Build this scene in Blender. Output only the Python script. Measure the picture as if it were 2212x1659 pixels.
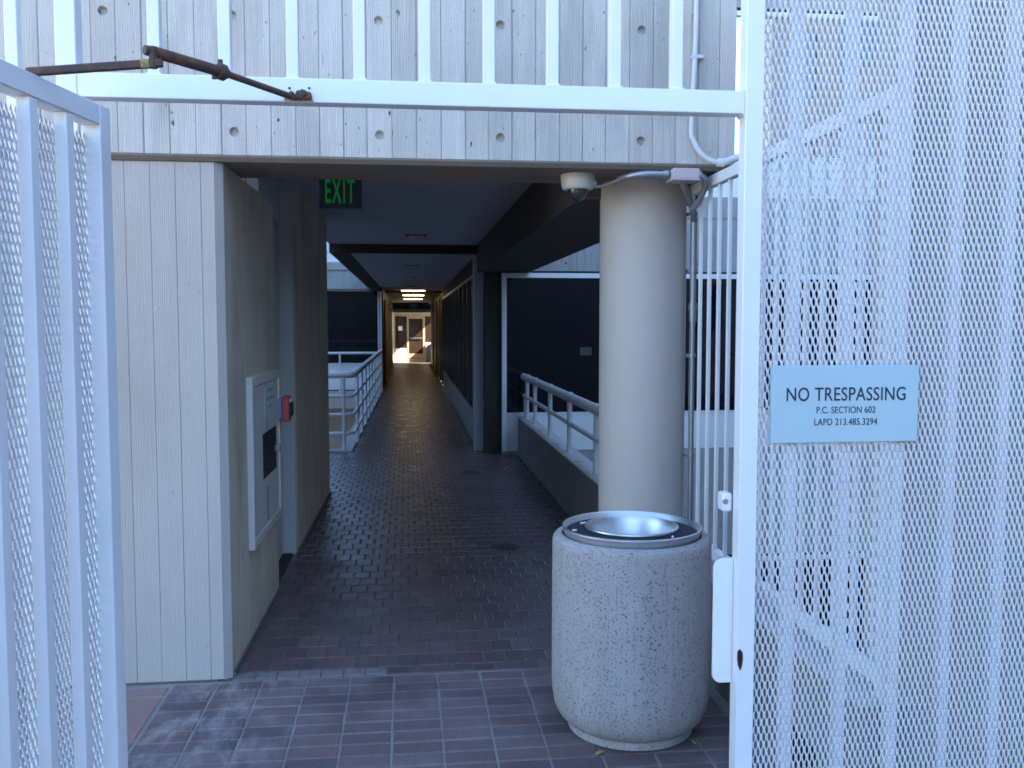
import bpy, math, random
import numpy as np
from mathutils import Vector, Matrix
random.seed(7)
for o in list(bpy.data.objects): bpy.data.objects.remove(o)
SC = bpy.context.scene
COL = SC.collection
R = math.radians

# ------------------------------------------------------------------ camera, sky, sun, exposure
cam_d = bpy.data.cameras.new('camera'); cam = bpy.data.objects.new('camera', cam_d); COL.objects.link(cam)
cam.location = (0, 0, 1.6)
cam.rotation_euler = (R(90 - 3.749), 0, R(-6.466))
cam_d.sensor_width = 36; cam_d.lens = 36 * 1994 / 2212
cam_d.clip_start = 0.05; cam_d.clip_end = 2000
SC.camera = cam

SUN_DIR = Vector((1, -.5, .85)).normalized()          # towards the sun
W = bpy.data.worlds.new('World'); SC.world = W; W.use_nodes = True
wn = W.node_tree.nodes; wn.clear()
sky = wn.new('ShaderNodeTexSky'); sky.sky_type = 'NISHITA'; sky.sun_disc = False
sky.sun_elevation = math.asin(SUN_DIR.z); sky.sun_rotation = math.atan2(SUN_DIR.x, SUN_DIR.y)
sky.air_density = 1.0; sky.dust_density = 0.0; sky.ozone_density = 3.6
bg = wn.new('ShaderNodeBackground'); bg.inputs[1].default_value = 0.12
wo = wn.new('ShaderNodeOutputWorld')
W.node_tree.links.new(sky.outputs[0], bg.inputs[0]); W.node_tree.links.new(bg.outputs[0], wo.inputs[0])
sun_d = bpy.data.lights.new('sun', 'SUN'); sun_d.energy = 5.0; sun_d.angle = R(.53); sun_d.color = (1, .9, .74)
sun = bpy.data.objects.new('sun', sun_d); COL.objects.link(sun); sun.location = (20, -10, 20)
sun.rotation_euler = SUN_DIR.to_track_quat('Z', 'Y').to_euler()
SC.view_settings.view_transform = 'Standard'; SC.view_settings.look = 'None'
SC.view_settings.gamma = 1; SC.view_settings.use_curve_mapping = False
SC.view_settings.exposure = 2.85
SC.render.engine = 'CYCLES'
SC.cycles.use_denoising = True; SC.cycles.filter_width = 1.7
SC.cycles.max_bounces = 8; SC.cycles.diffuse_bounces = 5
SC.cycles.sample_clamp_indirect = 6

# ------------------------------------------------------------------ materials
class NT:
    def __init__(s, name):
        s.m = bpy.data.materials.new(name); s.m.use_nodes = True
        s.t = s.m.node_tree; s.t.nodes.clear()
        s.out = s.n('ShaderNodeOutputMaterial'); s.b = s.n('ShaderNodeBsdfPrincipled')
        s.l(s.b.outputs[0], s.out.inputs[0])
    def n(s, k, **kw):
        x = s.t.nodes.new(k)
        for a, v in kw.items(): setattr(x, a, v)
        return x
    def l(s, a, b): s.t.links.new(a, b)
    def set(s, sock, v):
        if hasattr(v, 'is_linked') or hasattr(v, 'links'): s.l(v, sock)
        else: sock.default_value = v
    def math(s, op, a, b=0.0, clamp=False):
        x = s.n('ShaderNodeMath', operation=op, use_clamp=clamp); s.set(x.inputs[0], a); s.set(x.inputs[1], b); return x.outputs[0]
    def pos(s, rnd=True):
        g = s.n('ShaderNodeNewGeometry').outputs['Position']
        if not rnd: return g
        r = s.n('ShaderNodeObjectInfo').outputs['Random']
        v = s.n('ShaderNodeVectorMath', operation='SCALE'); v.inputs[0].default_value = (13.7, 7.1, 29.3); s.l(r, v.inputs['Scale'])
        a = s.n('ShaderNodeVectorMath', operation='ADD'); s.l(g, a.inputs[0]); s.l(v.outputs[0], a.inputs[1]); return a.outputs[0]
    def scale(s, vec, sc):
        m = s.n('ShaderNodeMapping'); m.inputs['Scale'].default_value = sc; s.l(vec, m.inputs[0]); return m.outputs[0]
    def noise(s, vec, scale, detail=4, rough=.55, dist=0):
        x = s.n('ShaderNodeTexNoise'); s.l(vec, x.inputs['Vector']); x.inputs['Scale'].default_value = scale
        x.inputs['Detail'].default_value = detail; x.inputs['Roughness'].default_value = rough; x.inputs['Distortion'].default_value = dist
        return x.outputs['Fac']
    def ramp(s, f, a, b, ca=0.0, cb=1.0):
        x = s.n('ShaderNodeMapRange'); s.l(f, x.inputs[0]); x.inputs[1].default_value = a; x.inputs[2].default_value = b
        x.inputs[3].default_value = ca; x.inputs[4].default_value = cb; x.clamp = True; return x.outputs[0]
    def mix(s, f, a, b):
        x = s.n('ShaderNodeMix', data_type='RGBA'); s.set(x.inputs[0], f)
        s.set(x.inputs[6], a if hasattr(a, 'links') else (*a, 1)); s.set(x.inputs[7], b if hasattr(b, 'links') else (*b, 1)); return x.outputs[2]
    def mulcol(s, col, f):
        x = s.n('ShaderNodeVectorMath', operation='SCALE')
        if hasattr(col, 'links'): s.l(col, x.inputs[0])
        else: x.inputs[0].default_value = col
        s.l(f, x.inputs['Scale']); return x.outputs[0]
    def bump(s, h, strength, dist):
        x = s.n('ShaderNodeBump'); s.l(h, x.inputs['Height']); x.inputs['Strength'].default_value = strength; x.inputs['Distance'].default_value = dist
        s.l(x.outputs[0], s.b.inputs['Normal'])
    def fin(s, col, rough, metal=0.0, spec=.5):
        s.set(s.b.inputs['Base Color'], col if hasattr(col, 'links') else (*col, 1)); s.set(s.b.inputs['Roughness'], rough)
        s.set(s.b.inputs['Metallic'], metal); s.b.inputs['Specular IOR Level'].default_value = spec
        return s.m

def concrete(name, col, var=.16, streak=.14, fine=.1, pits=.35, rnd=.08, grain=.5, bump=.35, rough=.88, stain=None, stain_amt=0.0, vs=1.4, sx=55):
    t = NT(name); p = t.pos(); pw = t.pos(False)
    n1 = t.noise(pw, vs, 5); n2 = t.noise(t.scale(p, (sx, sx, 1.6)), 1.0, 5, .6); n3 = t.noise(p, 150, 3)
    rn = t.n('ShaderNodeObjectInfo').outputs['Random']
    f = t.math('ADD', 1.0, t.math('MULTIPLY', t.math('SUBTRACT', n1, .5), 2.6 * var))
    f = t.math('ADD', f, t.math('MULTIPLY', t.math('SUBTRACT', n2, .5), 2.6 * streak))
    f = t.math('ADD', f, t.math('MULTIPLY', t.math('SUBTRACT', n3, .5), 2.4 * fine))
    f = t.math('ADD', f, t.math('MULTIPLY', t.math('SUBTRACT', rn, .5), 2 * rnd))
    pit = t.ramp(t.noise(t.scale(p, (1, 1, .55)), 38, 2, .5), .69, .76)
    pit2 = t.ramp(t.noise(t.scale(p, (1, 1, .3)), 13, 3, .6), .70, .75)
    pit = t.math('MAXIMUM', pit, t.math('MULTIPLY', pit2, .8))
    f = t.math('MULTIPLY', f, t.math('SUBTRACT', 1.0, t.math('MULTIPLY', pit, pits)))
    c = t.mulcol(col, f)
    if stain:
        s1 = t.ramp(t.noise(t.scale(pw, (3, 3, .7)), 1.3, 6, .65), .5, .72)
        c = t.mix(t.math('MULTIPLY', s1, stain_amt), c, stain)
    w = t.n('ShaderNodeTexWave', wave_type='BANDS', bands_direction='X'); t.l(t.scale(p, (1, 1, .09)), w.inputs['Vector'])
    w.inputs['Scale'].default_value = 34; w.inputs['Distortion'].default_value = 9; w.inputs['Detail'].default_value = 3; w.inputs['Detail Scale'].default_value = 1.4
    h = t.math('ADD', t.math('MULTIPLY', n2, .4), t.math('MULTIPLY', n3, .35))
    h = t.math('ADD', h, t.math('MULTIPLY', w.outputs['Fac'], grain))
    h = t.math('SUBTRACT', h, t.math('MULTIPLY', pit, 1.2))
    t.bump(h, bump, .006)
    return t.fin(c, rough, spec=.25)

def paint(name, col, rough=.45, var=.04, bump=.12, rnd=.0, dirt=0.0, dirtcol=(.25, .2, .16), metal=0.0, spec=.5, bscale=220, dscale=6, dlo=.6, dhi=.75, rust=0.0):
    t = NT(name); p = t.pos(False)
    n1 = t.noise(p, 3.2, 5); n2 = t.noise(p, bscale, 3)
    f = t.math('ADD', 1.0, t.math('MULTIPLY', t.math('SUBTRACT', n1, .5), 2.6 * var))
    if rnd:
        f = t.math('ADD', f, t.math('MULTIPLY', t.math('SUBTRACT', t.n('ShaderNodeObjectInfo').outputs['Random'], .5), 2 * rnd))
    c = t.mulcol(col, f)
    if dirt:
        c = t.mix(t.math('MULTIPLY', t.ramp(t.noise(p, dscale, 8, .68), dlo, dhi), dirt), c, dirtcol)
    if rust:
        c = t.mix(t.math('MULTIPLY', t.ramp(t.noise(p, 26, 4, .6), .735, .77), rust), c, (.22, .11, .055))
    t.bump(t.math('ADD', n2, t.math('MULTIPLY', n1, .5)), bump, .003)
    r = t.math('ADD', rough, t.math('MULTIPLY', t.math('SUBTRACT', n1, .5), .2))
    return t.fin(c, r, metal, spec)

def brick_mat(name, attr=False, sheen=.55, pale=0.0, dark=1.0, grey=0.0):
    t = NT(name); p = t.pos(False)
    if attr: r = t.n('ShaderNodeAttribute', attribute_name='tone').outputs['Fac']
    else: r = t.n('ShaderNodeObjectInfo').outputs['Random']
    cr = t.n('ShaderNodeValToRGB'); t.l(r, cr.inputs[0]); e = cr.color_ramp.elements
    for i, (q, c) in enumerate(((0, (.085, .055, .056)), (.3, (.125, .072, .066)), (.6, (.155, .088, .078)), (.85, (.11, .070, .070)), (1, (.19, .12, .10)))):
        x = e[i] if i < 2 else e.new(q)
        x.position = q; x.color = (*[v * dark for v in c], 1)
    n1 = t.noise(p, 70, 6, .7); n2 = t.noise(p, 2.1, 5, .6); n3 = t.noise(p, 320, 2)
    f = t.math('ADD', .45, t.math('MULTIPLY', n1, 1.1)); f = t.math('MULTIPLY', f, t.math('ADD', .55, t.math('MULTIPLY', n2, .9)))
    base = t.mix(grey, cr.outputs[0], (.105 * dark, .098 * dark, .108 * dark)) if grey else cr.outputs[0]
    c = t.mulcol(base, f)
    if pale:   # old paint and mortar smears ground into the bricks by the pier
        xyz = t.n('ShaderNodeSeparateXYZ'); t.l(p, xyz.inputs[0])
        band = t.ramp(xyz.outputs[0], -.35, -.75)
        sm = t.ramp(t.noise(t.scale(p, (1.6, .6, 1)), 7, 8, .68, .4), .47, .66)
        c = t.mix(t.math('MULTIPLY', t.math('MULTIPLY', sm, band), .75), c, (.36, .33, .31))
        gr = t.ramp(t.noise(p, 3.3, 6, .62), .5, .75)
        c = t.mix(t.math('MULTIPLY', gr, pale), c, (.25, .20, .185))
    ro = t.math('ADD', sheen, t.math('MULTIPLY', t.math('SUBTRACT', t.noise(p, 5, 5), .5), .5))
    t.bump(t.math('ADD', n1, t.math('MULTIPLY', n3, .5)), .35, .004)
    return t.fin(c, ro, spec=.5)

def plain(name, col, rough=.5, metal=0.0, spec=.5): return NT(name).fin(col, rough, metal, spec)
def emit(name, col, strength):
    t = NT(name); t.fin(col, .5)
    t.b.inputs['Emission Color'].default_value = (*col, 1); t.b.inputs['Emission Strength'].default_value = strength; return t.m

M = {}
M['white'] = paint('white_gate_paint', (.80, .80, .79), .42, .035, .2, dirt=.16, dirtcol=(.50, .47, .42), dscale=5, dlo=.55, dhi=.8, rust=.55)
M['white_far'] = paint('white_frame_paint', (.80, .81, .80), .4, .03, .06)
M['white_mesh'] = paint('white_mesh_paint', (.73, .73, .73), .5, .05, .1, dirt=.25, dirtcol=(.5, .48, .45), dscale=9, dlo=.58, dhi=.8)
M['fascia'] = concrete('fascia_concrete', (.57, .515, .45), .15, .15, .14, .9, .08, .3, .5, stain=(.33, .30, .27), stain_amt=.6, sx=34)
M['painted'] = concrete('painted_board_concrete', (.48, .425, .375), .07, .025, .05, .10, .03, .35, .3, .75, stain=(.36, .30, .25), stain_amt=.35, sx=30)
M['sidewall'] = concrete('grained_concrete', (.55, .46, .35), .22, .30, .12, .3, .0, .25, .5, stain=(.19, .155, .12), stain_amt=.45, sx=42)
M['beam'] = concrete('beam_concrete', (.22, .185, .15), .22, .12, .1, .3, .0, .2, .3, stain=(.16, .13, .10), stain_amt=.6)
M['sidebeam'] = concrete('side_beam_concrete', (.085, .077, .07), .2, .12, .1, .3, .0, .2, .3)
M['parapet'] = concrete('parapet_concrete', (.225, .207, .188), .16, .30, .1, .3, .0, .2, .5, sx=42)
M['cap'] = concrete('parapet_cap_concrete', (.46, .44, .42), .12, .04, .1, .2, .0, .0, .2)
M['court'] = concrete('courtyard_concrete', (.40, .385, .365), .12, .16, .1, .35, .06, .4, .5)
M['taupe'] = concrete('taupe_wall_concrete', (.42, .37, .32), .12, .08, .08, .2, .0, .1, .3)
M['umber'] = concrete('umber_concrete', (.17, .14, .135), .15, .08, .08, .2, .0, .1, .3)
M['dark'] = concrete('dark_concrete', (.05, .045, .04), .2, .1, .1, .2, .0, .1, .3)
M['column'] = paint('beige_column_paint', (.53, .47, .41), .65, .04, .35, bscale=120, dirt=.22, dirtcol=(.36, .30, .24), dscale=3.5)
M['ceiling'] = paint('stucco_ceiling', (.45, .455, .48), .9, .06, .6, bscale=90)
M['trim'] = paint('bronze_trim', (.045, .034, .026), .7, .08, .05, spec=.15)
M['bronze'] = paint('bronze_frame', (.07, .06, .055), .3, .05, .03, metal=.3)
M['brick'] = brick_mat('paver_brick', False, .62, .75, 1.2, .3)
M['brick_pale'] = paint('paint_smeared_brick', (.20, .165, .16), .75, .2, .4, dirt=.7, dirtcol=(.14, .08, .07), dscale=16, dlo=.5, dhi=.65)
M['corridor_brick'] = brick_mat('corridor_brick', False, .37, .0, 1.0, .22)
M['corridor_brick_far'] = brick_mat('corridor_brick_far', True, .33, .0, 1.0, .22)
M['mortar'] = concrete('mortar', (.27, .25, .235), .3, .0, .25, .4, .0, .0, .6)
M['mortar_dark'] = concrete('corridor_mortar', (.13, .115, .105), .3, .0, .25, .3, .0, .0, .5)
M['ground'] = concrete('ground_paving', (.25, .19, .17), .2, .0, .1, .2, .0, .0, .3)
M['slab'] = concrete('red_slab', (.30, .19, .165), .14, .0, .12, .2, .0, .0, .4)
M['glass'] = plain('dark_glass', (.004, .005, .009), .03, 0, .5)
M['mirror'] = plain('reflective_glass', (.92, .98, 1.0), .02, 1.0)
M['brown_glass'] = plain('brown_glass', (.035, .022, .015), .05, 0, .6)
M['alu'] = paint('spun_aluminium', (.72, .73, .75), .40, .05, .05, metal=1.0, dirt=.6, dirtcol=(.2, .18, .17), dscale=14, dlo=.62, dhi=.72)
M['galv'] = paint('galvanised_steel', (.34, .355, .38), .42, .1, .05, metal=.7)
M['conduit_paint'] = paint('painted_conduit', (.62, .60, .60), .5, .04, .05)
M['pinkbox'] = paint('pink_grey_box', (.56, .44, .44), .5, .04, .08)
M['rust'] = paint('rusty_steel', (.075, .042, .032), .7, .4, .5, dirt=.75, dirtcol=(.20, .075, .03), bscale=160, dscale=22, dlo=.48, dhi=.62)
M['rust_paint'] = paint('bare_yellow_patch', (.42, .28, .10), .7, .3, .4, dirt=.6, dirtcol=(.14, .05, .02), dscale=60, dlo=.45, dhi=.6)
M['rust_edge'] = paint('rust_edge', (.16, .06, .03), .8, .3, .4)
M['black'] = plain('black_void', (.006, .006, .008), .6)
M['red'] = paint('red_alarm_paint', (.42, .075, .06), .4, .04, .04)
M['bluegrey'] = paint('blue_grey_paint', (.20, .23, .32), .5, .04, .04)
M['cabinet'] = paint('cabinet_paint', (.60, .56, .50), .42, .03, .06, dirt=.2, dirtcol=(.3, .25, .2), dscale=8)
M['cabpaper'] = paint('pale_label', (.52, .58, .52), .6, .04, .0)
M['print'] = plain('dark_print', (.02, .025, .05), .6)
M['greenprint'] = plain('faded_print', (.28, .38, .36), .6)
M['doorpaint'] = paint('door_paint', (.50, .475, .44), .5, .03, .05)
M['camwhite'] = paint('camera_housing', (.62, .58, .50), .4, .02, .02)
M['smoke'] = plain('smoked_dome', (.03, .035, .04), .03, 0, .8)
M['sign'] = paint('pale_blue_sign', (.45, .58, .60), .18, .03, .0, spec=.5, dirt=.12, dirtcol=(.28, .4, .45), dscale=5)
M['signedge'] = plain('sign_edge', (.42, .55, .58), .2)
M['exitbody'] = plain('exit_sign_body', (.035, .035, .045), .4)
M['exitgreen'] = emit('exit_green', (.0, .42, .06), .014)
M['exitgreen_far'] = emit('exit_green_far', (.0, .30, .08), .03)
M['lamp'] = emit('lit_lamp', (1, .74, .36), 4)
M['lamp_off'] = paint('unlit_lamp', (.25, .17, .08), .3, .05, .02)
M['beige_frame'] = paint('beige_door_frame', (.36, .285, .18), .45, .04, .05)
M['lintel'] = paint('pale_lintel', (.33, .29, .23), .6, .05, .1)
M['lobby'] = paint('lobby_floor_tile', (.26, .22, .19), .35, .1, .1)
M['spandrel'] = paint('grey_spandrel', (.24, .225, .21), .45, .04, .05)
M['postgrey'] = paint('grey_end_post', (.36, .36, .36), .5, .04, .05)
M['rail'] = paint('railing_paint', (.58, .575, .57), .45, .03, .06)
M['brownwall'] = paint('brown_corridor_wall', (.11, .075, .05), .55, .12, .1)
M['greybin'] = paint('grey_plastic', (.24, .24, .25), .5, .05, .05)
M['faint_paper'] = plain('faint_notice', (.05, .055, .05), .5)
M['paper'] = plain('paper', (.75, .75, .72), .7)
M['butt'] = plain('cigarette_paper', (.78, .77, .74), .8)
M['butt_end'] = plain('cigarette_ash', (.12, .10, .09), .9)
M['leafy'] = plain('yellow_leaf', (.36, .30, .10), .7)
M['sand'] = paint('black_sand', (.028, .030, .040), .95, .3, 1.0, bscale=260)
M['drain'] = paint('cast_iron', (.045, .035, .032), .6, .2, .2)

def aggregate():
    t = NT('exposed_aggregate'); p = t.pos(False)
    v = t.n('ShaderNodeTexVoronoi', feature='F1'); t.l(p, v.inputs['Vector']); v.inputs['Scale'].default_value = 150
    v2 = t.n('ShaderNodeTexVoronoi', feature='F1'); t.l(p, v2.inputs['Vector']); v2.inputs['Scale'].default_value = 74
    bw = t.n('ShaderNodeRGBToBW'); t.l(v.outputs['Color'], bw.inputs[0]); bw2 = t.n('ShaderNodeRGBToBW'); t.l(v2.outputs['Color'], bw2.inputs[0])
    st = t.math('MULTIPLY', t.ramp(bw.outputs[0], .57, .64), t.ramp(v.outputs['Distance'], .42, .30))
    st2 = t.math('MULTIPLY', t.ramp(bw2.outputs[0], .68, .72), t.ramp(v2.outputs['Distance'], .34, .22))
    lt = t.math('MULTIPLY', t.ramp(bw.outputs[0], .30, .25), t.ramp(v.outputs['Distance'], .42, .28))
    n1 = t.noise(p, 5, 5); n2 = t.noise(p, 260, 3)
    f = t.math('ADD', .78, t.math('ADD', t.math('MULTIPLY', n1, .22), t.math('MULTIPLY', n2, .28)))
    f = t.math('MULTIPLY', f, t.math('ADD', .8, t.math('MULTIPLY', t.noise(t.scale(p, (5, 5, 1.5)), 1.6, 6, .65), .4)))
    c = t.mulcol((.41, .375, .355), f)
    c = t.mix(t.math('MULTIPLY', st, .62), c, (.12, .10, .09)); c = t.mix(t.math('MULTIPLY', st2, .75), c, (.09, .075, .065))
    c = t.mix(t.math('MULTIPLY', lt, .55), c, (.60, .57, .55))
    h = t.math('ADD', t.math('MULTIPLY', n2, .5), t.math('ADD', t.math('MULTIPLY', st, .6), t.math('MULTIPLY', lt, .5)))
    t.bump(h, .8, .005); return t.fin(c, .85, spec=.3)
M['aggregate'] = aggregate()

# ------------------------------------------------------------------ mesh builder
class MB:
    def __init__(s): s.v = []; s.f = []
    def add(s, vs, fs):
        k = len(s.v); s.v += [tuple(v) for v in vs]; s.f += [tuple(i + k for i in f) for f in fs]; return s
    def box(s, x0, x1, y0, y1, z0, z1):
        return s.add([(x0, y0, z0), (x1, y0, z0), (x1, y1, z0), (x0, y1, z0), (x0, y0, z1), (x1, y0, z1), (x1, y1, z1), (x0, y1, z1)],
                     [(0, 3, 2, 1), (4, 5, 6, 7), (0, 1, 5, 4), (1, 2, 6, 5), (2, 3, 7, 6), (3, 0, 4, 7)])
    def prism(s, poly, z0, z1):            # plan polygon, counter-clockwise
        n = len(poly); vs = [(x, y, z0) for x, y in poly] + [(x, y, z1) for x, y in poly]
        return s.add(vs, [tuple(range(n - 1, -1, -1)), tuple(range(n, 2 * n))] + [(i, (i + 1) % n, (i + 1) % n + n, i + n) for i in range(n)])
    def extr(s, poly, a0, a1, axis='y'):   # profile polygon (a,b) swept along an axis
        n = len(poly)
        g = {'y': lambda p, t: (p[0], t, p[1]), 'x': lambda p, t: (t, p[0], p[1])}[axis]
        vs = [g(p, a0) for p in poly] + [g(p, a1) for p in poly]
        return s.add(vs, [tuple(range(n)), tuple(range(2 * n - 1, n - 1, -1))] + [(i + n, (i + 1) % n + n, (i + 1) % n, i) for i in range(n)])
    def bar(s, p0, p1, w, d, up=(0, 0, 1)):   # rectangular bar between two points
        p0, p1 = Vector(p0), Vector(p1); a = (p1 - p0).normalized(); r = a.cross(Vector(up)).normalized(); u = r.cross(a)
        vs = [p + r * i * w / 2 + u * j * d / 2 for p in (p0, p1) for i, j in ((-1, -1), (1, -1), (1, 1), (-1, 1))]
        return s.add(vs, [(0, 3, 2, 1), (4, 5, 6, 7), (0, 1, 5, 4), (1, 2, 6, 5), (2, 3, 7, 6), (3, 0, 4, 7)])
    def tube(s, path, r, n=12, cap=True):
        pts = [Vector(p) for p in path]; m = len(pts); vs = []; rs = r if isinstance(r, (list, tuple)) else [r] * m
        up = None
        for i, p in enumerate(pts):
            d = (pts[min(i + 1, m - 1)] - pts[max(i - 1, 0)]).normalized()
            if up is None: up = Vector((0, 0, 1)) if abs(d.z) < .9 else Vector((1, 0, 0))
            a = d.cross(up).normalized(); b = a.cross(d); up = b
            vs += [p + (a * math.cos(t) + b * math.sin(t)) * rs[i] for t in [2 * math.pi * k / n for k in range(n)]]
        fs = [(i * n + k, i * n + (k + 1) % n, (i + 1) * n + (k + 1) % n, (i + 1) * n + k) for i in range(m - 1) for k in range(n)]
        if cap: fs += [tuple(range(n - 1, -1, -1)), tuple(range((m - 1) * n, m * n))]
        return s.add(vs, fs)
    def lathe(s, prof, cx, cy, n=64, cap0=False, cap1=False):
        vs = []; m = len(prof)
        for r, z in prof: vs += [(cx + r * math.cos(2 * math.pi * k / n), cy + r * math.sin(2 * math.pi * k / n), z) for k in range(n)]
        fs = [(i * n + k, i * n + (k + 1) % n, (i + 1) * n + (k + 1) % n, (i + 1) * n + k) for i in range(m - 1) for k in range(n)]
        if cap0: fs.append(tuple(range(n - 1, -1, -1)))
        if cap1: fs.append(tuple(range((m - 1) * n, m * n)))
        return s.add(vs, fs)
    def board(s, x0, x1, z0, z1, yf, holes=(), depth=.03, ch=.003, gap=.0007, hr=.021):
        """one form-board strip facing -Y with chamfered edges and round tie holes"""
        x0 += gap; x1 -= gap; xa, xb = x0 + ch, x1 - ch; z = z0; h = (xb - xa) / 2; cx = (xa + xb) / 2
        def q(za, zb): s.add([(xa, yf, za), (xb, yf, za), (xb, yf, zb), (xa, yf, zb)], [(0, 1, 2, 3)])
        for cz in sorted(holes):
            if cz - h < z or cz + h > z1: continue
            if cz - h > z + 1e-4: q(z, cz - h)
            N = 16; sq = []; ci = []; c2 = []
            for k in range(N):
                t = 2 * math.pi * k / N; c, sn = math.cos(t), math.sin(t); mx = max(abs(c), abs(sn))
                sq.append((cx + h * c / mx, yf, cz + h * sn / mx)); ci.append((cx + hr * c, yf, cz + hr * sn)); c2.append((cx + hr * .72 * c, yf + .024, cz + hr * .72 * sn))
            s.add(sq + ci + c2, [(k, (k + 1) % N, N + (k + 1) % N, N + k) for k in range(N)] +
                  [(N + k, N + (k + 1) % N, 2 * N + (k + 1) % N, 2 * N + k) for k in range(N)] + [tuple(range(2 * N, 3 * N))])
            z = cz + h
        q(z, z1)
        yb, yc = yf + depth, yf + ch
        s.add([(x0, yc, z0), (xa, yf, z0), (xa, yf, z1), (x0, yc, z1), (x0, yb, z0), (x0, yb, z1)], [(0, 1, 2, 3), (4, 0, 3, 5)])
        s.add([(x1, yc, z0), (xb, yf, z0), (xb, yf, z1), (x1, yc, z1), (x1, yb, z0), (x1, yb, z1)], [(1, 0, 3, 2), (0, 4, 5, 3)])
        s.add([(x0, yc, z0), (xa, yf, z0), (xb, yf, z0), (x1, yc, z0), (x1, yb, z0), (x0, yb, z0)], [(5, 4, 3, 2, 1, 0)])
        return s
    def mesh(s, name, smooth=True, ang=35):
        me = bpy.data.meshes.new(name); me.from_pydata(s.v, [], s.f); me.update()
        if smooth:
            me.polygons.foreach_set('use_smooth', [True] * len(me.polygons)); me.set_sharp_from_angle(angle=R(ang))
        return me
    def build(s, name, m, parent=None, bev=0, label=None, kind=None, smooth=True):
        me = s.mesh(name, smooth); me.materials.append(M[m] if isinstance(m, str) else m)
        return link(name, me, parent, bev, label, kind)

ROOTLOC = {}
def link(name, me, parent=None, bev=0, label=None, kind=None, loc=None):
    o = bpy.data.objects.new(name, me); COL.objects.link(o)
    base = Vector((0, 0, 0))
    p = parent
    while p is not None: base += p.location; p = p.parent
    o.location = (Vector(loc) if loc is not None else Vector((0, 0, 0))) - base
    if parent is not None: o.parent = parent
    if label: o['label'] = label
    if kind: o['kind'] = kind
    if bev:
        b = o.modifiers.new('bevel', 'BEVEL'); b.width = bev; b.segments = 2; b.limit_method = 'ANGLE'; b.angle_limit = R(50)
    return o
def tag(o, label, cat, group=None):
    o['label'] = label; o['category'] = cat
    if group: o['group'] = group
    return o
def thing(name, label, cat, loc=(0, 0, 0), group=None):
    o = bpy.data.objects.new(name, None); COL.objects.link(o); o.location = loc; o.empty_display_size = .1
    return tag(o, label, cat, group)
def struct(mb, name, m): 
    o = mb.build(name, m); o['kind'] = 'structure'; return o
def text_mesh(body, size, mat, name, parent, origin, sx=1.0, right=(1, 0, 0), depth=.0006, align='CENTER', bold=0.0, sp=1.0):
    c = bpy.data.curves.new('lettering', 'FONT'); c.body = body; c.size = size; c.extrude = depth; c.align_x = align; c.offset = bold; c.space_character = sp
    tmp = bpy.data.objects.new('lettering_tmp', c); COL.objects.link(tmp)
    bpy.context.view_layer.update()
    me = bpy.data.meshes.new_from_object(tmp.evaluated_get(bpy.context.evaluated_depsgraph_get()))
    bpy.data.objects.remove(tmp); bpy.data.curves.remove(c)
    r = Vector(right); u = Vector((0, 0, 1)); n = r.cross(u)
    mat4 = Matrix((( r.x * sx, u.x, n.x, origin[0]), (r.y * sx, u.y, n.y, origin[1]), (r.z * sx, u.z, n.z, origin[2]), (0, 0, 0, 1)))
    me.transform(mat4); me.materials.clear(); me.materials.append(M[mat])
    return link(name, me, parent)

def expanded_mesh(name, m, parent, origin, du, width, height, sw, lw, side=1):
    """expanded metal sheet: staggered lens-shaped holes between tilted strands. du = unit plan vector of its width"""
    du = np.array([du[0], du[1], 0.]); nrm = np.array([du[1], -du[0], 0.]) * side
    nr = int(height / (lw / 2)); nc = int(width / sw) + 1
    cs = []
    for j in range(1, nr):
        for i in range(nc):
            a = i * sw + (sw / 2 if j % 2 else 0)
            if a + sw / 2 <= width: cs.append((a, j * lw / 2))
    cs = np.array(cs); N = 12; W2, H2 = sw / 2, lw / 2
    per = []; 
    for k in range(N):
        q = k // 3; fr = (k % 3) / 3; A = [(W2, 0), (0, H2), (-W2, 0), (0, -H2)]; a, b = A[q], A[(q + 1) % 4]
        per.append((a[0] + (b[0] - a[0]) * fr, a[1] + (b[1] - a[1]) * fr))
    per = np.array(per)
    t = 2 * np.pi * np.arange(N) / N; e = 1.08
    ho = np.stack([.302 * sw * np.sign(np.cos(t)) * np.abs(np.cos(t)) ** e, .292 * lw * np.sign(np.sin(t)) * np.abs(np.sin(t)) ** e], 1)
    dp = np.zeros(N); dh = -.0028 * np.sin(t); db = dh - .0032
    loc = np.concatenate([np.column_stack([per, dp]), np.column_stack([ho, dh]), np.column_stack([ho * .97, db])])
    allv = np.repeat(np.column_stack([cs, np.zeros(len(cs))])[:, None, :], 3 * N, 1) + loc[None]
    allv = allv.reshape(-1, 3)
    pts = np.array(origin)[None] + allv[:, :1] * du[None] + allv[:, 1:2] * np.array([[0, 0, 1.]]) + allv[:, 2:3] * nrm[None]
    fs = []
    for k in range(N):
        k2 = (k + 1) % N; fs += [(k, k2, N + k2, N + k), (N + k, N + k2, 2 * N + k2, 2 * N + k)]
    fs = np.array(fs); F = (fs[None] + (np.arange(len(cs)) * 3 * N)[:, None, None]).reshape(-1, 4)
    me = bpy.data.meshes.new(name); me.vertices.add(len(pts)); me.vertices.foreach_set('co', pts.astype(np.float32).ravel())
    me.loops.add(F.size); me.loops.foreach_set('vertex_index', F.astype(np.int32).ravel())
    me.polygons.add(len(F)); me.polygons.foreach_set('loop_start', np.arange(0, F.size, 4, dtype=np.int32))
    me.polygons.foreach_set('loop_total', np.full(len(F), 4, dtype=np.int32)); me.update(calc_edges=True); me.validate()
    me.materials.append(M[m]); return link(name, me, parent)

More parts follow.
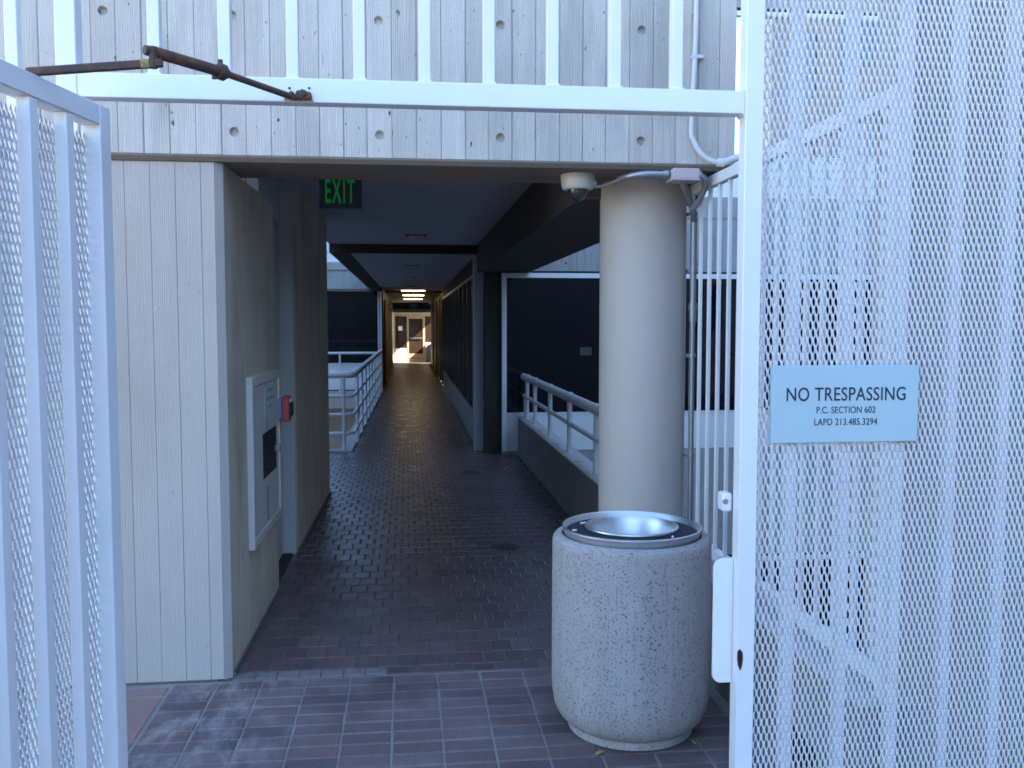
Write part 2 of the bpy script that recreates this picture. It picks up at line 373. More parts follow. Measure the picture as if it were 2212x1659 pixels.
# ------------------------------------------------------------------ ground and paving
g = MB(); g.box(-30, 1.34, -60, 4.15, -.4, -.012); g.box(1.34, 30, -60, 2.42, -.4, -.012); struct(g, 'ground', 'ground')
g = MB(); g.box(-200, 200, -.0 + 2.6, 300, -4.0, -3.6); struct(g, 'lower_ground', 'taupe')

def brick_mesh(w, d, seed):
    r = random.Random(seed); j = lambda a: r.uniform(-a, a); h = .003
    x0, x1, y0, y1 = -w / 2 + j(.0015), w / 2 + j(.0015), -d / 2 + j(.0015), d / 2 + j(.0015)
    mb = MB(); zt = [j(.0007) for _ in range(4)]; c = .004
    top = [(x0 + c, y0 + c, zt[0]), (x1 - c, y0 + c, zt[1]), (x1 - c, y1 - c, zt[2]), (x0 + c, y1 - c, zt[3])]
    mid = [(x0, y0, -h), (x1, y0, -h), (x1, y1, -h), (x0, y1, -h)]; bot = [(a, b, -.02) for a, b, _ in mid]
    mb.add(top + mid + bot, [(0, 1, 2, 3)] + [(i + 4, (i + 1) % 4 + 4, (i + 1) % 4, i) for i in range(4)] + [(i + 8, (i + 1) % 4 + 8, (i + 1) % 4 + 4, i + 4) for i in range(4)])
    return mb
pav = thing('brick_paving', 'stack-bonded red brick paving with pale mortar and paint smears in front of the gate opening', 'paving', (0, 3.2, 0))
g = MB(); g.box(-2.6, 1.34, 2.0, 4.163, -.02, -.0042); g.build('mortar_bed', 'mortar', pav)
meshes = []
for k in range(6):
    me = brick_mesh(.1858, .0892, k).mesh('brick', False); me.materials.append(M['brick']); meshes.append(me)
for i in range(-4, 9):
    for j in range(13):
        x = -.46 + .0972 + i * .1945; y = 4.148 - .049 - j * .0975
        if i <= -4: continue
        link('brick', random.choice(meshes), pav, loc=(x + random.uniform(-.0015, .0015), y + random.uniform(-.0015, .0015), random.uniform(-.001, .0008)))
sm = []
for w, d in ((.40, .42), (.40, .10)):
    me = brick_mesh(w - .012, d - .012, 9).mesh('paver', False); me.materials.append(M['slab']); sm.append(me)
for y in (3.80, 3.38, 2.96): link('paver', sm[0], pav, loc=(-1.25, y, 0))
link('paver', sm[1], pav, loc=(-1.25, 4.07, 0))
for y in (3.80, 3.38, 2.96): link('paver', sm[0], pav, loc=(-1.65, y, 0))

cf = thing('corridor_paving', 'dark sealed brick floor in running bond leading down the covered corridor', 'paving', (0, 8, 0))
g = MB(); g.prism([(-.86, 4.163), (1.36, 4.163), (1.36, 11.22), (.90, 11.6), (.95, 37.2), (1.95, 37.2), (1.95, 42.2), (-.62, 42.2), (-.56, 22.5), (-.70, 11.55), (-6, 11.55), (-6, 8.7), (-.82, 8.7)], -.3, -.0035)
g.build('mortar_bed', 'mortar_dark', cf)
cms = []
for k in range(6):
    me = brick_mesh(.093, .146, 20 + k).mesh('brick', False); me.materials.append(M['corridor_brick']); cms.append(me)
half = []
for k in range(3):
    me = brick_mesh(.093, .082, 40 + k).mesh('brick', False); me.materials.append(M['corridor_brick']); half.append(me)
cells = []
pale = []
for k in range(2):
    me = brick_mesh(.094, .084, 60 + k).mesh('brick', False); me.materials.append(M['brick_pale']); pale.append(me)
row = 0; y = 4.168
while y < 37.4:
    d = .088 if row == 0 else .1535
    yc = y + d / 2; off = .05 if row % 2 else 0
    xl = -.80 if yc < 8.8 else (-3.0 if yc < 11.5 else (-.70 + (yc - 11.5) * .0127 if yc < 22.5 else -.57)); xr = 1.335 if yc < 11.15 else (.86 if yc < 37 else 1.9)
    if 5.6 < yc < 6.5: xl = -.87
    x = math.floor(xl / .1) * .1 + off
    while x < xr:
        if x + .05 - .047 > xl - .02 and x + .05 + .047 < xr + .03: cells.append((x + .05, yc, row == 0))
        x += .1
    y += d; row += 1
near = sorted(cells, key=lambda c: c[0] ** 2 + c[1] ** 2 if -.8 < c[0] < 1.33 else 999)
pick = set(near[:300])
fv = []; ff = []; tone = []
for c in cells:
    x, y, first = c; dx = random.uniform(-.003, .003)
    if c in pick:
        link('brick', random.choice((pale if x < -.12 else half) if first else cms), cf, loc=(x + dx, y + random.uniform(-.002, .002), random.uniform(-.0015, .001)))
    else:
        k = len(fv); w, d, zz = .046, (.041 if first else .0725), random.uniform(-.001, .001); q = .004
        fv += [(x - w + q + dx, y - d + q, zz), (x + w - q + dx, y - d + q, zz), (x + w - q + dx, y + d - q, zz), (x - w + q + dx, y + d - q, zz),
               (x - w + dx, y - d, -.012), (x + w + dx, y - d, -.012), (x + w + dx, y + d, -.012), (x - w + dx, y + d, -.012)]
        ff += [(k, k + 1, k + 2, k + 3)] + [(k + 4 + i, k + 4 + (i + 1) % 4, k + (i + 1) % 4, k + i) for i in range(4)]
        t = random.random(); tone += [t] * 8
me = bpy.data.meshes.new('bricks'); me.from_pydata(fv, [], ff); at = me.attributes.new('tone', 'FLOAT', 'POINT'); at.data.foreach_set('value', tone)
me.materials.append(M['corridor_brick_far']); link('bricks', me, cf, kind='stuff')

for i, (x, y, lab) in enumerate(((.682, 6.49, 'round iron floor drain nearer the litter bin, set in the corridor bricks'), (.673, 9.83, 'round iron floor drain farther down the corridor beside the parapet'))):
    dr = thing('floor_drain', lab, 'drain', (x, y, 0), 'floor drains in the corridor')
    b = MB(); b.lathe([(.105, -.002), (.105, .003), (.075, .004), (.072, .001)], x, y, 28); b.build('rim', 'drain', dr)
    b = MB()
    b.lathe([(.07, .0005), (.001, .0005)], x, y, 24)
    b.build('pan', 'black', dr)
    for k in range(-2, 3):
        hw = math.sqrt(.07 ** 2 - (k * .025) ** 2)
        b = MB(); b.box(x - hw, x + hw, y + k * .025 - .006, y + k * .025 + .006, .001, .0035); b.build('slat', 'drain', dr)

# ------------------------------------------------------------------ front fascia beam
fa = thing('fascia_beam', 'pale board-formed concrete fascia with round tie holes spanning above the passage', 'beam', (0, 4.15, 2.3))
YF = 4.15
x = -3.0; k = 0
tie_lo = [-1.313, -.728, -.145, .438, 1.027]; tie_z = (2.425, 2.915)
b = MB(); b.box(-6, 1.50, YF + .028, YF + .47, 2.326, 3.45); b.build('beam_core', 'beam', fa)
b = MB(); b.extr([(YF + .47, 2.30), (YF + .47, 2.3255), (YF - .001, 2.3255), (YF - .001, 2.318), (YF + .018, 2.30)], -6, 1.499, 'x'); b.build('lip', 'beam', fa)
while x < 1.499:
    x1 = min(x + .105 + random.uniform(-.004, .004), 1.50)
    if x1 > 1.46: x1 = 1.50
    holes = [z for hx in tie_lo if x + .028 < hx <= x1 - .028 or (x < hx <= x1) for z in tie_z]
    b = MB(); b.board(x, x1, 2.327, 3.42, YF + random.uniform(-.0015, .0025), holes); b.build('board', 'fascia', fa, smooth=False)
    x = x1
b = MB(); b.box(-6, -3.001, YF, YF + .03, 2.327, 3.42); b.build('plain_face', 'fascia', fa)

# ------------------------------------------------------------------ left pier and corridor wall
pw = thing('corridor_wall', 'left concrete wall with painted board-formed front and stained side along the passage', 'wall', (-.8, 4.2, 0))
b = MB(); b.prism([(-6, 4.205), (-.827, 4.205), (-.797, 4.21), (-.775, 5.57), (-6, 5.57)], 0, 2.2995); b.build('side_face', 'sidewall', pw)
b = MB(); b.prism([(-.827, 4.177), (-.797, 4.207), (-.80, 4.212), (-.83, 4.206)], .0, 2.2985); b.build('chamfer', 'painted', pw)
x = -.827
for k in range(20):
    x0 = x - .105 + random.uniform(-.003, .003)
    if k == 0: x0 = x - .058
    b = MB(); b.board(x0, x, .004, 2.298, 4.177 + random.uniform(-.0006, .0006), (), ch=.0022, gap=.0004); b.build('board', 'painted', pw, smooth=False); x = x0
b = MB(); b.box(-6, x, 4.178, 4.207, 0, 2.298); b.build('plain_face', 'painted', pw)
b = MB(); b.prism([(-6, 6.5), (-.771, 6.5), (-.735, 8.75), (-6, 8.75)], 0, 2.585); b.build('far_face', 'sidewall', pw)
b = MB(); b.box(-6, -.93, 5.57, 6.5, 0, 2.58); b.build('recess_back', 'sidewall', pw)
b = MB(); b.prism([(-.80, 4.212), (-.785, 4.212), (-.765, 5.57), (-.78, 5.57)], 0, .022); b.prism([(-.775, 6.5), (-.752, 6.5), (-.717, 8.74), (-.74, 8.74)], 0, .022); b.build('base_fillet', 'mortar_dark', pw)
b = MB(); b.box(-.758, -.745, 7.46, 7.58, .19, .26); b.build('outlet_cover', 'galv', pw, .003)

dr = thing('steel_door', 'pale painted steel door and frame recessed in the left corridor wall', 'door', (-.85, 6.0, 0))
b = MB(); b.box(-.925, -.866, 5.575, 6.43, .012, 2.26); b.build('door_leaf', 'doorpaint', dr, .002)
b = MB(); b.box(-.90, -.776, 6.455, 6.499, 0, 2.56); b.build('jamb', 'doorpaint', dr, .002)
b = MB(); b.box(-.90, -.862, 6.437, 6.452, 0, 2.262); b.build('stop', 'doorpaint', dr, .002)
b = MB(); b.box(-.925, -.855, 5.575, 6.452, 2.267, 2.555); b.build('transom_panel', 'doorpaint', dr, .002)
b = MB(); b.box(-.925, -.80, 5.575, 6.452, -.002, .010); b.build('threshold', 'dark', dr)

cab = thing('fire_hose_cabinet', 'cream fire hose cabinet with dark window on the left corridor wall', 'cabinet', (-.78, 5.1, .9))
def wx(y): return -.797 + (y - 4.21) * .0162
def wallbox(mb, y0, y1, z0, z1, d0, d1):
    return mb.prism([(wx(y0) + d0, y0), (wx(y0) + d1, y0), (wx(y1) + d1, y1), (wx(y1) + d0, y1)], z0, z1)
for y0, y1, z0, z1 in ((4.65, 4.70, .47, 1.335), (5.505, 5.555, .47, 1.335), (4.70, 5.505, .47, .52), (4.70, 5.505, 1.285, 1.335)):
    b = MB(); wallbox(b, y0, y1, z0, z1, -.002, .030); b.build('trim_rail', 'cabinet', cab, .003)
b = MB(); wallbox(b, 4.705, 5.50, .525, 1.28, -.002, .021); b.build('cabinet_door', 'cabinet', cab, .003)
b = MB(); wallbox(b, 4.97, 5.40, .775, 1.015, .015, .024); b.build('vision_panel', 'glass', cab)
b = MB(); wallbox(b, 5.04, 5.40, 1.10, 1.262, .015, .0225); b.build('label', 'cabpaper', cab)
for i, (z, y0, y1) in enumerate(((1.235, 5.12, 5.32), (1.19, 5.10, 5.34), (1.145, 5.14, 5.28))):
    b = MB(); wallbox(b, y0, y1, z - .009, z + .009, .0225, .0232); b.build('print_line', 'greenprint', cab)
b = MB(); wallbox(b, 5.43, 5.47, .86, .90, .02, .04); b.build('latch', 'galv', cab, .004)
b = MB(); wallbox(b, 4.712, 4.722, .54, 1.27, .02, .027); b.build('hinge', 'galv', cab)
b = MB(); wallbox(b, 5.09, 5.104, .53, .72, .0195, .0225); wallbox(b, 5.11, 5.12, 1.02, 1.09, .0195, .0225); b.build('break_slot', 'black', cab)

al = thing('fire_alarm_pull', 'red fire alarm pull box on blue-grey backing by the steel door', 'fire alarm', (-.77, 5.5, 1.1))
b = MB(); b.box(-.79, -.728, 5.46, 5.565, 1.045, 1.165); b.build('back_box', 'bluegrey', al, .003)
b = MB(); b.box(-.7275, -.684, 5.448, 5.577, 1.03, 1.175); b.build('pull_housing', 'red', al, .008)
b = MB(); b.box(-.684, -.672, 5.47, 5.555, 1.06, 1.14); b.build('handle', 'black', al, .003)
b = MB(); b.box(-.684, -.676, 5.47, 5.555, 1.145, 1.16); b.build('plate', 'paper', al)

# ------------------------------------------------------------------ column, side beam, parapet
co = MB(); co.lathe([(.217, 0), (.217, 2.31)], 1.192, 4.62, 96); o = co.build('round_column', 'column')
tag(o, 'round beige painted concrete column behind the litter bin', 'column')
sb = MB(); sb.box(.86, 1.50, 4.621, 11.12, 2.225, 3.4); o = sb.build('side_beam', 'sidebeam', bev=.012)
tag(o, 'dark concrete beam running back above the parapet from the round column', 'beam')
pa = thing('parapet_wall', 'low concrete parapet wall along the right edge of the corridor', 'wall', (1.4, 7, 0))
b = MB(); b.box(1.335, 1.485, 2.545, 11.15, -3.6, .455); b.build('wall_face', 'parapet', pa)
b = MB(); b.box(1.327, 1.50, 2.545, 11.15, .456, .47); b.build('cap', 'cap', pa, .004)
for y in (10.6, 9.6, 8.5, 7.4, 6.2): 
    b = MB(); b.lathe([(.035, .4705), (.001, .4705)], 1.39, y, 16); b.build('plug', 'parapet', pa)
b = MB(); b.box(1.3335, 1.336, 2.83, 3.06, .02, .19); b.build('scupper', 'black', pa)

rl = thing('parapet_railing', 'white pipe railing with fat top rail standing on the right parapet', 'railing', (1.41, 7, .47))
b = MB(); b.tube([(1.41, 4.86, .955), (1.41, 11.16, .955)], .041, 18); b.build('top_rail', 'rail', rl)
b = MB(); b.tube([(1.41, 4.86, .725), (1.41, 11.16, .725)], .021, 14); b.build('mid_rail', 'rail', rl)
for y in (10.83, 10.17, 9.07, 7.96, 6.80, 5.65):
    b = MB(); b.tube([(1.41, y, .469), (1.41, y, .972)], .022, 14); b.lathe([(.036, .469), (.036, .476), (.022, .478)], 1.41, y, 16)
    b.lathe([(.034, .985), (.028, .998), (.001, 1.001)], 1.41, y, 14); b.build('post', 'rail', rl)
b = MB(); b.tube([(1.41, 10.99, .469), (1.41, 10.99, .725)], .022, 14); b.build('post', 'rail', rl)

# ------------------------------------------------------------------ ceilings
c = MB(); c.box(-.93, .859, 4.62, 11.40, 2.56, 2.7); struct(c, 'ceiling', 'ceiling')
c = MB(); c.prism([(-.70, 11.50), (.945, 11.50), (.945, 24.45), (-.60, 24.45)], 2.465, 2.62); struct(c, 'ceiling.001', 'ceiling')
c = MB(); c.box(-.70, 1.0, 24.55, 37.0, 2.43, 2.6); struct(c, 'ceiling.002', 'lintel')
c = MB(); c.box(-.93, .95, 11.401, 11.499, 2.455, 3.0); o = c.build('cross_beam', 'trim'); tag(o, 'dark bronze cross beam under the ceiling at the start of the bridge', 'beam')
c = MB(); c.box(-.70, .95, 24.451, 24.549, 2.40, 2.8); o = c.build('cross_beam.001', 'trim'); tag(o, 'dark bronze cross beam far down, just before the lit ceiling strips', 'beam')
c = MB(); c.prism([(-.93, 11.50), (-.69, 11.50), (-.605, 24.4), (-.93, 24.4)], 2.46, 2.95); o = c.build('edge_beam', 'trim'); tag(o, 'brown edge beam along the left side of the bridge ceiling', 'beam')
r_ = MB(); r_.box(-.93, .855, 4.625, 11.40, 2.701, 3.35); r_.box(-.9, .95, 11.5, 24.4, 2.96, 3.2); r_.box(-.95, 1.15, 24.56, 37.0, 2.62, 3.2); struct(r_, 'roof', 'court')

for y, x in ((10.19, .105), (14.0, .079), (17.95, .082), (21.87, .098)):
    t = thing('ceiling_light', {10.19: 'unlit recessed ceiling light nearest the front, amber lens', 14.0: 'second unlit recessed ceiling light, first beyond the cross beam', 17.95: 'third unlit recessed ceiling light along the bridge', 21.87: 'fourth and farthest unlit recessed ceiling light on the bridge'}[y], 'ceiling light', (x, y, 2.5), 'unlit recessed ceiling lights')
    zc = 2.56 if y < 11 else 2.465
    b = MB(); b.box(x - .11, x + .11, y - .10, y + .10, zc - .012, zc + .02); b.build('trim_ring', 'trim', t, .004)
    b = MB(); b.box(x - .085, x + .085, y - .075, y + .075, zc - .0145, zc - .0125); b.build('lens', 'lamp_off', t)
for y, x, z, lab in ((23.9, .16, 2.455, 'lit warm strip light nearest, just before the far cross beam'), (26.6, .18, 2.42, 'second lit warm strip light beyond the cross beam'), (30.8, .20, 2.42, 'farthest lit warm strip light near the distant exit sign')):
    t = thing('strip_light', lab, 'strip light', (x, y, z), 'lit strip lights far down the corridor')
    b = MB(); b.box(x - .32, x + .32, y - .075, y + .075, z - .012, z + .03); b.build('housing', 'trim', t, .003)
    b = MB(); b.box(x - .30, x + .30, y - .06, y + .06, z - .024, z - .0125); b.build('lamp', 'lamp', t, .003)

# ------------------------------------------------------------------ bridge window wall (right of the far corridor)
ww = thing('window_wall', 'long dark window wall with slim mullions along the right of the bridge', 'window wall', (.87, 17, 0))
def bx(y): return .868 + (y - 11.6) * .002
YS = [11.66] + [12.15 + 1.105 * i for i in range(10)] + [23.2]
def seg(mb, y0, y1, z0, z1, d0, d1): return mb.prism([(bx(y0) + d0, y0), (bx(y0) + d1, y0), (bx(y1) + d1, y1), (bx(y1) + d0, y1)], z0, z1)
for i in range(len(YS) - 1):
    a, b_ = YS[i] + .0275, YS[i + 1] - .0275
    b = MB(); seg(b, a, b_, .47, 2.20, .02, .03); b.build('pane', 'glass', ww)
    b = MB(); seg(b, YS[i] + .004, YS[i + 1] - .004, .012, .452, .0, .03); b.build('spandrel_panel', 'spandrel', ww, .003)
for y in YS:
    b = MB(); seg(b, y - .025, y + .025, .47, 2.20, -.022, .06); b.build('mullion', 'bronze', ww, .003)
b = MB(); seg(b, 11.66, 23.2, .453, .469, -.012, .06); b.build('sill', 'bronze', ww)
b = MB(); seg(b, 11.66, 23.2, 2.201, 2.235, -.015, .06); b.build('head', 'galv', ww)
b = MB(); seg(b, 11.66, 23.2, 2.236, 2.464, .0, .08); b.build('head_beam', 'trim', ww)
b = MB(); b.box(.824, .945, 11.50, 11.655, 0, 2.454); b.build('end_post', 'postgrey', ww, .004)
dp = MB(); dp.box(.946, 1.143, 11.28, 11.6, 0, 2.224); dp.box(.862, 1.143, 11.121, 11.40, 2.226, 2.9); o = dp.build('concrete_pier', 'dark'); tag(o, 'dark concrete pier between the bridge windows and the white framed courtyard window', 'pier')

# ------------------------------------------------------------------ courtyard building on the right
cb = thing('courtyard_building', 'courtyard building with board-marked concrete bands and big white framed windows behind the railing', 'building', (4, 11.4, 0))
YB = 11.20; XR = 12.0; XL = 1.145
b = MB(); b.box(XL, XR, YB + .06, YB + 9, -3.6, 6.4); b.build('core', 'dark', cb)
def band(z0, z1, holes=()):
    x = XL; k = 0
    while x < 6.4:
        x1 = x + .092
        b = MB(); b.board(x, x1, z0, z1, YB - .0 + random.uniform(-.002, .002), holes if k % 6 == 2 else (), depth=.06, hr=.018); b.build('board', 'court', cb, smooth=False); x = x1; k += 1
band(2.24, 2.895, (2.33,)); band(-.74, .030)
for z0, z1 in ((2.897, 3.155), (-.985, -.745), (5.46, 6.4)):
    b = MB(); b.box(XL, XR, YB - .012, YB + .06, z0, z1); b.build('plain_band', 'court', cb, .003)
def storey(zs0, zs1, zg1, pane, fr):
    b = MB(); b.box(XL + .06, XR, YB + .0, YB + .05, zs0, zs1); b.build('spandrel', 'white_far', cb, .002)
    b = MB(); b.box(XL, XR, YB - .03, YB + .05, zg1, zg1 + .058); b.build('head_frame', 'white_far', cb, .003)
    b = MB(); b.box(XL + .06, XR, YB - .012, YB + .055, zg1 + .058, zg1 + .085); b.build('shadow_gap', 'black', cb)
    b = MB(); b.box(XL, XL + .056, YB - .03, YB + .05, zs0, zg1 - .001); b.build('side_frame', 'white_far', cb, .003)
    b = MB(); b.box(XL + .06, XR, YB - .01, YB + .05, zs1 + .001, zs1 + .018); b.build('sill', 'white_far', cb)
    xs = [XL + .06, 4.905, XR]
    for a, c_ in zip(xs, xs[1:]):
        b = MB(); b.box(a + .001, c_ - .026, YB + .015, YB + .04, zs1 + .019, zg1 - .001); b.build('window_pane', pane, cb)
        b = MB(); b.box(c_ - .025, c_ - .0, YB - .0, YB + .05, zs1 + .019, zg1 - .001); b.build('mullion', fr, cb)
storey(.035, .49, 2.154, 'glass', 'bronze'); storey(3.16, 3.65, 5.36, 'mirror', 'bronze'); storey(-3.5, -2.95, -1.42, 'glass', 'bronze')
b = MB(); b.box(XL, XR, YB, YB + .05, -1.335, -.986); b.build('lower_band', 'court', cb)

nb = MB(); nb.box(2.115, 2.26, YB + .008, YB + .0145, 1.21, 1.31); o = nb.build('notice', 'faint_paper'); tag(o, 'faint notice behind the big dark window beyond the parapet railing', 'notice')
tw = MB(); tw.box(1.50, 6.0, 2.66, 2.86, -3.6, 3.2); o = tw.build('taupe_wall', 'taupe'); tag(o, 'plain taupe concrete wall close behind the right side of the mesh panel', 'wall')
bk = thing('shade_building', 'unseen tall concrete building added on the right to shade the courtyard and gate', 'building', (18, 6, 0))  # unseen block, placed and sized to keep direct sun off the foreground
b = MB(); b.box(12.2, 24, 0, 20, -3.6, 20); b.build('wall', 'umber', bk)
b = MB(); b.box(12.21, 24, -8, -.002, -3.6, 17.8); b.build('lower_shade_tier', 'umber', bk)  # shorter tier, tall enough to stop sun leaking onto the fascia
for f in range(3):
    for k in range(6):
        b = MB(); b.box(12.17, 12.199, -7 + k * 4, -4.5 + k * 4, 1.2 + f * 3.6, 3.2 + f * 3.6); b.build('window', 'glass', bk)
b2 = thing('rear_shade_block', 'unseen plain concrete block added farther back on the right to shade the ground', 'building', (33, -30, 0))  # unseen, added to shade the ground behind the camera
b = MB(); b.box(26.2, 40, -48, -12, -.4, 24); b.build('wall', 'taupe', b2)
for f in range(6):
    for k in range(7):
        b = MB(); b.box(26.17, 26.199, -47 + k * 4.1, -44.4 + k * 4.1, 1.2 + f * 3.7, 3.2 + f * 3.7); b.build('window', 'glass', b2)
sw_ = thing('reflected_building', 'unseen low concrete building added behind the viewer for the windows to reflect', 'building', (0, -24, 0))  # unseen, added so the dark panes have something to mirror
b = MB(); b.box(-14, 24, -34, -24, 0, 6); b.build('wall', 'taupe', sw_)
for k in range(12):
    b = MB(); b.box(-12.5 + k * 3, -10.7 + k * 3, -24.0, -23.97, 1.2, 3.6); b.build('window', 'glass', sw_)

for k in range(38):
    b = MB(); b.box(-13.8 + k, -13.62 + k, -23.98, -23.80, 0, 6); b.build('fin', 'court', sw_)  # fins added so the panes mirror vertical streaks
# ------------------------------------------------------------------ left courtyard
lb = thing('rear_building', 'rear courtyard building with concrete band and dark window left of the bridge', 'building', (-3, 22.5, 0))
b = MB(); b.box(-7, -.60, 22.36, 30, -3.6, 3.9); b.build('core', 'dark', lb)
x = -.64
while x > -3.6:
    b = MB(); b.board(x - .1, x, 2.42, 2.865, 22.30 + random.uniform(-.002, .002), (2.70,) if int(round(-x * 10)) % 7 == 3 else (), depth=.06, hr=.02); b.build('board', 'court', lb, smooth=False)
    b = MB(); b.board(x - .1, x, -1.6, .0, 22.30 + random.uniform(-.002, .002), (-.5,) if int(round(-x * 10)) % 6 == 3 else (), depth=.06, hr=.02); b.build('board', 'court', lb, smooth=False); x -= .1
b = MB(); b.box(-7, -.60, 22.26, 22.36, 2.867, 3.05); b.build('ledge', 'court', lb, .004)
b = MB(); b.box(-7, -.60, 22.31, 22.37, 3.052, 3.27); b.build('spandrel', 'white_far', lb)
b = MB(); b.box(-7, -.60, 22.29, 22.37, 3.272, 3.9); b.build('parapet', 'white_far', lb)
b = MB(); b.box(-7, -.60, 22.27, 22.36, 2.36, 2.418); b.build('head_frame', 'bronze', lb)
b = MB(); b.box(-.695, -.66, 22.25, 22.36, .0, 2.359); b.build('side_frame', 'white_far', lb, .003)
b = MB(); b.box(-.645, -.60, 22.25, 22.36, .0, 2.359); b.build('side_frame', 'white_far', lb, .003)
b = MB(); b.box(-7, -.697, 22.31, 22.35, .66, 2.359); b.build('window_pane', 'glass', lb)
b = MB(); b.box(-7, -.697, 22.28, 22.36, .63, .658); b.build('sill', 'white_far', lb)
for z0, z1 in ((.32, .625), (.02, .31)):
    b = MB(); b.box(-7, -.697, 22.30, 22.36, z0, z1); b.build('spandrel', 'white_far', lb, .003)

def pipe_rail(name, label, path, zs, rs, posts, zb, m='white_far'):
    t = thing(name, label, 'railing', (path[0][0], path[0][1], zb))
    for i, (z, r) in enumerate(zip(zs, rs)):
        b = MB(); b.tube([(x, y, z) for x, y in path], r, 12); b.build('top_rail' if i == 0 else 'rail', m, t)
    for x, y in posts:
        b = MB(); b.tube([(x, y, zb), (x, y, zs[0])], .023, 12); b.build('post', m, t)
    return t
bend = [(-.80 + .13 * math.sin(a), 11.71 - .13 * math.cos(a)) for a in [R(v) for v in range(0, 91, 15)]]
path = [(-6, 11.58), (-1.2, 11.58)] + bend + [(-.61, 21.95)]
sidex = lambda y: -.67 + (y - 11.71) * .0059
pipe_rail('bridge_railing', 'white four-rail pipe railing turning the corner along the left edge of the bridge', path, (.965, .70, .47, .235), (.042, .022, .022, .022),
          [(-.79, 11.575), (-1.9, 11.58), (-3.0, 11.58)] + [(sidex(y), y) for y in (12.35, 13.45, 14.55, 15.65, 16.75, 17.85, 18.95, 20.05, 21.15)], .03)
cu = MB(); cu.prism([(-6, 11.50), (-.69, 11.50), (-.575, 22.2), (-.78, 22.2), (-.86, 11.70), (-6, 11.70)], -.5, .03); o = cu.build('edge_curb', 'cap', bev=.006); tag(o, 'pale concrete curb under the left bridge railing', 'curb')
pipe_rail('court_railing', 'white pipe railing across the rear window beyond the left courtyard', [(-6, 21.6), (-.70, 21.6)], (.92,), (.028,), [(-1.55, 21.6), (-3.0, 21.6)], .0)
cd = MB(); cd.box(-6, -.70, 21.45, 22.25, -.35, -.01); o = cd.build('rear_walkway', 'cap'); tag(o, 'narrow concrete walkway below the rear courtyard window', 'walkway')

wg = thing('sky_blocker', 'unseen plain concrete block added beside the left courtyard to cut the skylight', 'building', (-6, 15, 0))  # unseen, added to reduce skylight entering the corridor from the left
b = MB(); b.box(-10, -4.6, 8.76, 22.2, -3.6, 5.6); b.build('wall', 'court', wg)
for k in range(4):
    b = MB(); b.box(-4.6, -4.57, 10 + k * 3, 12 + k * 3, 1, 3); b.build('window', 'glass', wg)
# ------------------------------------------------------------------ far enclosed corridor and lobby doors
fw = thing('far_corridor_wall', 'brown left wall of the far enclosed corridor', 'wall', (-.6, 30, 0))
b = MB(); b.box(-.95, -.572, 22.5, 37.1, 0, 2.43); b.build('wall_face', 'brownwall', fw)
for y in (23.4, 24.6, 27.5, 28.7, 32, 33.2):
    b = MB(); b.box(-.572, -.535, y - .05, y + .05, 0, 2.2); b.build('pilaster', 'beige_frame' if y > 24 else 'brownwall', fw, .004)
b = MB(); b.box(-.571, -.56, 22.5, 37.1, 0.001, .10); b.build('skirting', 'lintel', fw)
fr = thing('far_corridor_wall', 'dark brown right wall of the far enclosed corridor', 'wall', (.95, 30, 0))
b = MB(); b.box(.93, 1.15, 23.202, 37.1, 0, 2.43); b.build('wall_face', 'brownwall', fr)
for y in (24.4, 26.0, 29.0, 33.0):
    b = MB(); b.box(.895, .93, y - .05, y + .05, 0, 2.3); b.build('pilaster', 'brownwall', fr, .004)
b = MB(); b.box(.87, .93, 23.5, 23.75, .95, 1.25); b.build('box', 'black', fr, .004)
li = thing('lintel_beam', 'pale lintel beam with dark panel above at the sunlit end of the corridor', 'beam', (.2, 37, 2.1))
b = MB(); b.box(-.75, 1.3, 37.12, 37.4, 2.04, 2.165); b.build('beam_face', 'lintel', li, .004)
b = MB(); b.box(-.75, 1.3, 37.13, 37.38, 2.166, 2.62); b.build('panel', 'black', li)
c = MB(); c.box(-.95, 1.95, 37.40, 42.6, 2.40, 2.62); struct(c, 'ceiling.003', 'lintel')
lw_ = MB(); lw_.box(-.95, -.60, 37.41, 42.5, 0, 2.4); o = lw_.build('lobby_wall', 'beige_frame'); tag(o, 'beige left side wall of the sunlit lobby at the far end', 'wall')

sf = thing('storefront', 'beige framed glass doors standing in low sun at the far end', 'door', (.2, 42.1, 0))
YD = 42.05
for x0, x1, z0, z1, nm in ((-.60, -.54, 0, 2.0, 'jamb'), (-.02, .07, 0, 1.93, 'mullion'), (.70, .80, 0, 1.93, 'mullion'), (1.55, 1.62, 0, 2.0, 'jamb'),
                           (-.54, 1.55, 1.93, 2.0, 'head'), (-.54, 1.55, 2.14, 2.20, 'head'), (.07, .70, 1.82, 1.925, 'door_rail'), (.07, .70, .02, .235, 'door_rail'), (-.535, -.02, .0, .08, 'sill')):  # frame members
    b = MB(); b.box(x0 + .001, x1 - .001, YD, YD + .08, z0, z1); b.build(nm, 'beige_frame', sf, .004)
b = MB(); b.box(-.539, -.021, YD + .03, YD + .05, .482, 1.929); b.build('pane', 'brown_glass', sf)
b = MB(); b.box(-.538, -.022, YD + .01, YD + .07, .081, .48); b.build('glow_panel', 'white_far', sf, .004)  # pale panel added to stand in for the blown-out sun glow here
b = MB(); b.box(.071, .699, YD + .03, YD + .05, .236, 1.819); b.build('door_pane', 'brown_glass', sf)
b = MB(); b.box(.801, 1.549, YD + .03, YD + .05, .02, 1.929); b.build('pane', 'brown_glass', sf)
b = MB(); b.box(-.60, 1.62, YD + .02, YD + .06, 2.001, 2.139); b.build('transom_pane', 'lintel', sf)
b = MB(); b.box(.09, .68, YD - .05, YD - .02, .93, .955); b.build('push_bar', 'alu', sf, .004)
